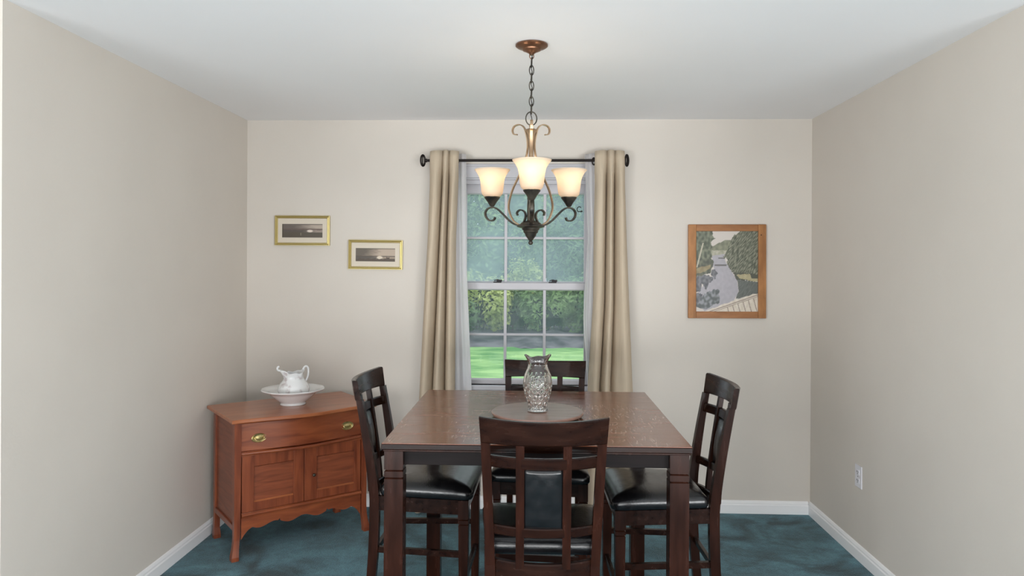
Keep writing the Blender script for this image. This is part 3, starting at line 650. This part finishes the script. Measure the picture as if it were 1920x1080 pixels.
# ------------------------------------------------------------------ dining table
TW, TZ = 1.06, .914
tb = thing('dining_table', 'square counter-height espresso dining table with scratched top', 'table', (-.011, -1.52, 0), .005)
MB().box(-TW/2+.002, TW/2-.002, -TW/2+.002, TW/2-.002, TZ-.003, TZ, .001).build('tabletop', M['top'], tb)
MB().box(-TW/2, TW/2, -TW/2, TW/2, TZ-.022, TZ-.003, .002).build('tabletop_edge', M['darkh'], tb)
b = MB().box(-TW/2+.006, TW/2-.006, -TW/2+.006, TW/2-.006, TZ-.030, TZ-.0225, .002); b.build('top_underlay', M['dark'], tb)
for sx in (-1, 1):
    for sy in (-1, 1):
        cx, cy = sx*(TW/2-.042), sy*(TW/2-.042); secs = []
        for z, hw in ((0, .031), (.01, .0325), (.788, .0325), (.7925, .0275), (.7945, .0275), (.7950, .0325), (.8140, .0325), (.8185, .0275), (.8205, .0275), (.8210, .0325), (TZ-.030, .0325)):
            secs.append([(cx-hw, cy-hw, z), (cx+hw, cy-hw, z), (cx+hw, cy+hw, z), (cx-hw, cy+hw, z)])
        MB().loft(secs).build('leg', M['dark'], tb)
for s in (-1, 1):
    e = TW/2-.074; o_ = s*(TW/2-.035)
    MB().box(-e, e, min(o_, o_-s*.02), max(o_, o_-s*.02), .832, TZ-.030, .001).build('apron', M['apron'], tb)
    MB().box(min(o_, o_-s*.02), max(o_, o_-s*.02), -e, e, .832, TZ-.030, .001).build('apron', M['apron'], tb)
# lazy susan
sc = (-.004, -1.586)
ls = thing('lazy_susan', 'round brown turntable disc in the middle of the dining table', 'turntable', (sc[0], sc[1], TZ))
MB().lathe([(0, 0), (.11, 0), (.11, .009), (0, .009)], 40).build('base', M['dark'], ls, smooth='auto')
MB().lathe([(0, .009), (.178, .009), (.184, .012), (.186, .016), (.186, .020), (.183, .0235), (0, .0235)], 96).build('turntable', M['susan'], ls, smooth='auto')
# crystal vase
VZ = TZ+.0238
prof = [(.000, .006), (.036, .0), (.0405, .002), (.041, .010), (.0385, .020), (.041, .032), (.047, .052), (.054, .074), (.0585, .096), (.059, .116), (.056, .138), (.049, .158), (.0415, .174), (.0385, .188), (.040, .200), (.045, .211), (.051, .220)]
from bisect import bisect
def rr(z):
    for (a, b1), (c, d) in zip(prof[1:], prof[2:]):
        if b1 <= z <= d: return a+(c-a)*(z-b1)/(d-b1)
    return prof[-1][0]
n = 144; K = 90; V = []; secs = []
for j in range(K+1):
    z = .22*j/K; q = []
    for i in range(n):
        a = 2*PI*i/n; r = rr(z)
        if .018 < z < .112:                       # diamond cuts
            p_, q_ = a*12/(2*PI), z/.030; g1 = abs(((p_+q_) % 1)-.5); g2 = abs(((p_-q_) % 1)-.5); r -= .0036*max(0, 1-min(g1, g2)*5.0)+.0
        elif z <= .018: r -= .002*(1-abs(math.cos(a*12)))
        elif .112 <= z < .150: r -= .0034*(1-abs(math.cos(a*8)))*min(1, (.150-z)/.008)*min(1, (z-.112)/.004)
        zz = z
        if z > .19: k = (z-.19)/.03; zz += k*(.0065*math.cos(2*a+.35)+.003*math.cos(5*a)); r += k*.003*math.cos(2*a+.35)
        q.append((r*math.cos(a), r*math.sin(a), zz))
    secs.append(q)
for j in range(K, 3, -1):
    z = .22*j/K; q = []
    for i in range(n):
        a = 2*PI*i/n; r = rr(z)-(.0055 if z < .19 else .0055-.002*(z-.19)/.03); zz = z
        if z > .19: k = (z-.19)/.03; zz += k*(.0065*math.cos(2*a+.35)+.003*math.cos(5*a)); r += k*.003*math.cos(2*a+.35)
        q.append((r*math.cos(a), r*math.sin(a), zz))
    secs.append(q)
vs_ = thing('crystal_vase', 'clear cut-crystal vase with wavy rim standing on the turntable', 'vase', (-.004, -1.590, VZ), .3)
MB().loft(secs).build('vase', M['crystal'], vs_, smooth='auto')

# ------------------------------------------------------------------ counter-height chairs (local: faces +y, posts at y = 0)
def lean(z):
    if z < .55: return -.034*((.55-z)/.55)**2.2
    return -.070*((z-.55)/.49)**1.25
def half(z): return .186+(.0205*max(0, (z-.5)/.54))
def bow(x, z, w=.172): return -.045*(1-min(1, (x/w)**2))
def make_chair(label):
    t = thing('counter_chair', label, 'chair', (0, 0, 0), 0, 'counter-height chairs round the dining table')
    for s in (-1, 1):
        secs = []
        for k in range(17):
            z = .955*k/16; hx = half(z); d = .040 if z < .6 else .040-.014*(z-.6)/.35; w = .030
            if z < .3: d = .034+.006*z/.3
            y = lean(z)
            secs.append([(s*hx, y, z), (s*(hx-w), y, z), (s*(hx-w), y+d, z), (s*hx, y+d, z)])
        MB().loft(secs).build('leg', M['dark'], t)
        secs = []; cx, cy = s*.196, .402
        for z, hw in ((0, .015), (.01, .016), (.450, .0205), (.4535, .017), (.456, .017), (.4565, .0212), (.470, .0212), (.4735, .017), (.476, .017), (.4765, .022), (.553, .022)):
            secs.append([(cx-hw, cy-hw, z), (cx+hw, cy-hw, z), (cx+hw, cy+hw, z), (cx-hw, cy+hw, z)])
        MB().loft(secs).build('leg', M['dark'], t)
    def curved(z0, z1, hx0, hx1, th, name, mat, n=24, off=.004, rnd=.004, dip=0):
        secs = []
        for i in range(n+1):
            s = -1+2*i/n; q = []
            for (zz, dy) in ((z0, rnd), (z0+rnd, 0), (z1-rnd, 0), (z1, rnd), (z1, th-rnd), (z1-rnd, th), (z0+rnd, th), (z0, th-rnd)):
                hx = hx0+(hx1-hx0)*(zz-z0)/(z1-z0); x = s*hx; q.append((x, lean(zz)+bow(x, zz, hx1)+dy+off, zz-(dip*(1-s*s) if zz > (z0+z1)/2 else 0)))
            secs.append(q)
        return MB().loft(secs).build(name, mat, t, smooth='auto')
    curved(.953, 1.040, .203, .2085, .022, 'crest_rail', M['darkh'], off=0, dip=.009)
    curved(.872, .911, .175, .177, .018, 'cross_rail', M['darkh'])
    curved(.643, .676, .165, .166, .018, 'cross_rail', M['darkh'])
    for s in (-1, 1):
        secs = []
        for k in range(13):
            z = .54+(.957-.54)*k/12; x = s*.0755; y = lean(z)+bow(x, z)+.003
            secs.append([(x-.0135, y, z), (x+.0135, y, z), (x+.0135, y+.020, z), (x-.0135, y+.020, z)])
        MB().loft(secs).build('slat', M['dark'], t)
    # leather back pad
    secs = []; nx = 12
    for k in range(15):
        z = .675+(.873-.675)*k/14; e = math.sin(PI*k/14)**.5; fr = []; bk = []
        for i in range(nx+1):
            x = -.062+.124*i/nx; g = (math.sin(PI*i/nx)**.5)*e; y = lean(z)+bow(x, z); fr.append((x, y+.014+.020*g, z)); bk.append((x, y+.008-.006*g, z))
        secs.append(fr+bk[::-1])
    MB().loft(secs).build('back_pad', M['leather'], t, smooth=True)
    curved(.493, .556, .157, .158, .024, 'seat_rail', M['darkh']); MB().box(-.176, .176, .389, .415, .493, .552, .002).build('seat_rail', M['darkh'], t)
    for s in (-1, 1):
        secs = [[(s*hx, y, .493), (s*hx, y, .552), (s*(hx-.022), y, .552), (s*(hx-.022), y, .493)] for hx, y in ((.184, .038), (.212, .382))]
        MB().loft(secs).build('seat_rail', M['darkh'], t)
        secs = [[(s*hx, y, .312), (s*hx, y, .336), (s*(hx-.018), y, .336), (s*(hx-.018), y, .312)] for hx, y in ((.178, .026), (.205, .388))]
        MB().loft(secs).build('stretcher', M['darkh'], t)
    MB().box(-.162, .162, .002, .020, .290, .314, .002).build('stretcher', M['darkh'], t); MB().box(-.182, .182, .394, .412, .195, .225, .002).build('stretcher', M['darkh'], t)
    # cushion
    def outl(ins):
        P_ = []; hxr, hxf, y0, y1 = .193-ins, .226-ins, .044+ins, .440-ins; R = max(.012, .035-ins*.3)
        for (cx, cy, a0) in ((hxf-R, y1-R, 0), (-hxf+R, y1-R, 90), (-hxr+R*.6, y0+R*.6, 180), (hxr-R*.6, y0+R*.6, 270)):
            r_ = R if a0 < 180 else R*.6
            for k in range(7): a = math.radians(a0+15*k); P_.append((cx+r_*math.cos(a), cy+r_*math.sin(a)))
        # subdivide the straight runs so the dome shades smoothly
        out = []
        for i in range(len(P_)):
            p, q = Vector(P_[i]), Vector(P_[(i+1) % len(P_)]); k = 8 if i % 7 == 6 else 1
            for j in range(k): out.append(tuple(p.lerp(q, j/k)))
        return out
    secs = []
    for z, ins in ((.553, .012), (.556, .004), (.563, 0), (.585, 0), (.597, .005), (.606, .016), (.613, .034), (.619, .062), (.623, .10), (.625, .15)):
        o_ = outl(ins); secs.append([(x, y, z-.007*max(0, (y-.36)/.08)*(z > .59)) for x, y in o_])
    MB().loft(secs).build('seat_cushion', M['leather'], t, smooth=True)
    return t
c1 = make_chair('espresso chair with black pad, nearest, its back turned to the viewer')
c1.location = (.017, -2.128, 0); c1.rotation_euler = (0, 0, .012)
dup(c1, (-.702, -1.312, 0), -PI/2-.035, 'espresso chair at the left side of the table, beside the washstand')
dup(c1, (.722, -1.400, 0), PI/2+.035, 'espresso chair at the right side of the table, before the bare wall')
dup(c1, (.030, -.862, 0), PI+.0-.06, 'espresso chair at the far side of the table, before the window')

# ------------------------------------------------------------------ chandelier
cx, cy = -.036, -1.52
cl = thing('chandelier', 'three-light bronze chandelier with frosted bell shades hanging over the table', 'chandelier', (cx, cy, H))
Z0 = -H
def zy(y, D=439): return 1.5226+(501.5-y)/D
MB().lathe([(0, 0), (.062, 0), (.067, -.003), (.067, -.008), (.060, -.013), (.052, -.016), (.040, -.020), (.038, -.025), (.024, -.031), (.012, -.038), (.008, -.045), (0, -.045)], 48).build('canopy', M['copper'], cl, smooth='auto')
def link(zc, lz, lx, r, rot):
    pts = []
    for k in range(20):
        a = 2*PI*k/20; p = Vector((lx*math.cos(a), 0, zc+lz*math.sin(a))); pts.append(Matrix.Rotation(rot, 3, 'Z') @ p)
    return MB().tube(pts, r, 8, closed=True)
zt = 2.392; i = 0
link(2.391-H, .011, .009, .002, .3).build('chain_link', M['copper'], cl, smooth=True)
z = 2.365
while z > 2.165:
    link(z-H, .0205, .0095, .0021, .35 if i % 2 else 1.75).build('chain_link', M['bronze'], cl, smooth=True); z -= .0322; i += 1
link(2.133-H, .028, .023, .0026, .15).build('hanging_loop', M['bronze'], cl, smooth=True)
MB().tube([(.004*math.sin(k*1.7), .004*math.cos(k*1.7), 2.40-H-.0175*k) for k in range(17)], .0016, 6).build('cord', M['rod'], cl, smooth=True)
c = (0, 0, -H)
MB().lathe([(0, 2.112), (.006, 2.110), (.009, 2.102), (.007, 2.094), (.022, 2.088), (.024, 2.084), (.016, 2.070), (.011, 2.045), (.009, 2.0), (.010, 1.96), (0, 1.96)], 32, c).build('column_cap', M['bronze_lit'], cl, smooth='auto')
MB().lathe([(0, 1.965), (.0135, 1.965), (.0135, 1.845), (.0155, 1.84), (.0155, 1.80), (.014, 1.795), (.0155, 1.775), (.0155, 1.70), (0, 1.70)], 28, c).build('column', M['bronze'], cl, smooth='auto')
MB().lathe([(0, 1.712), (.018, 1.711), (.026, 1.704), (.040, 1.702), (.045, 1.694), (.056, 1.690), (.058, 1.685), (.046, 1.681), (.038, 1.680), (.036, 1.675), (.030, 1.668), (.031, 1.664), (.024, 1.656), (.022, 1.648), (.014, 1.638), (.009, 1.630), (.006, 1.627), (.0095, 1.622), (.0095, 1.617), (.005, 1.611), (0, 1.610)], 40, c).build('hub', M['bronze'], cl, smooth='auto')
armpx = [(928.5, 410.4), (925.7, 415.6), (917.7, 416), (911, 409), (909.8, 400.5), (914.5, 394), (923.7, 391.5), (933.7, 396), (943.6, 405.5), (953.6, 416), (964.3, 424), (973.5, 426.5), (981.5, 421.5), (985.4, 410.4), (982.7, 402), (975.5, 398.6), (969.5, 403), (970.7, 408.4)]
strap = [(979, 428.3), (964.3, 419.4), (956.4, 404.4), (954, 388.5), (959.6, 364.6), (969.5, 342.7), (979.0, 322.8), (985.0, 304.9), (988, 289), (988, 275), (985, 258), (981, 247.5), (973.5, 242.4), (964.3, 244), (960.4, 251), (962.7, 258.5), (969, 260)]
def rz(px): return [tuple(q) for q in smooth_path([((994.5-x)/380, zy(y)-H) for x, y in px], 5)]
for ang in (-PI/2+.03, PI/6+.03, PI*5/6+.03):
    MB().ribbon(rz(armpx), .012, .0055, ang, (0, 0, 0)).build('arm', M['bronze'], cl, smooth='auto')
    k = rz(strap)
    MB().ribbon(k, .011, .0045, ang, (0, 0, 0)).build('scroll_strap', M['bronze_lit'], cl, smooth='auto')
    ex, ey = .189*math.cos(ang), .189*math.sin(ang)
    MB().lathe([(0, 1.818), (.033, 1.818), (.034, 1.814), (.028, 1.806), (.019, 1.794), (.011, 1.780), (.006, 1.776), (.007, 1.770), (0, 1.768)], 28, (ex, ey, -H)).build('cup', M['bronze'], cl, smooth='auto')
    sp = [(.030, 1.8185), (.0365, 1.821), (.043, 1.828), (.0465, 1.841), (.0487, 1.860), (.051, 1.883), (.055, 1.900), (.061, 1.912), (.068, 1.923), (.0755, 1.931), (.0765, 1.934), (.0745, 1.9345), (.066, 1.925), (.059, 1.9135), (.053, 1.900), (.049, 1.883), (.0465, 1.860), (.0445, 1.841), (.041, 1.829), (.035, 1.8225), (.030, 1.8215)]
    sh = MB().lathe(sp, 48, (ex, ey, -H)).build('lamp_shade', M['shade'], cl, smooth=True)
    MB().lathe([(0, 1.905), (.010, 1.902), (.017, 1.892), (.020, 1.880), (.017, 1.866), (.011, 1.850), (.010, 1.822), (0, 1.819)], 20, (ex, ey, -H)).build('bulb', M['bulb'], sh, smooth=True)
    ld = bpy.data.lights.new('bulb_light', 'POINT'); ld.energy = .6; ld.color = (1, .90, .76); ld.shadow_soft_size = .012
    lo_ = bpy.data.objects.new('bulb_light', ld); C.objects.link(lo_); lo_.location = (cx+ex, cy+ey, 1.918)
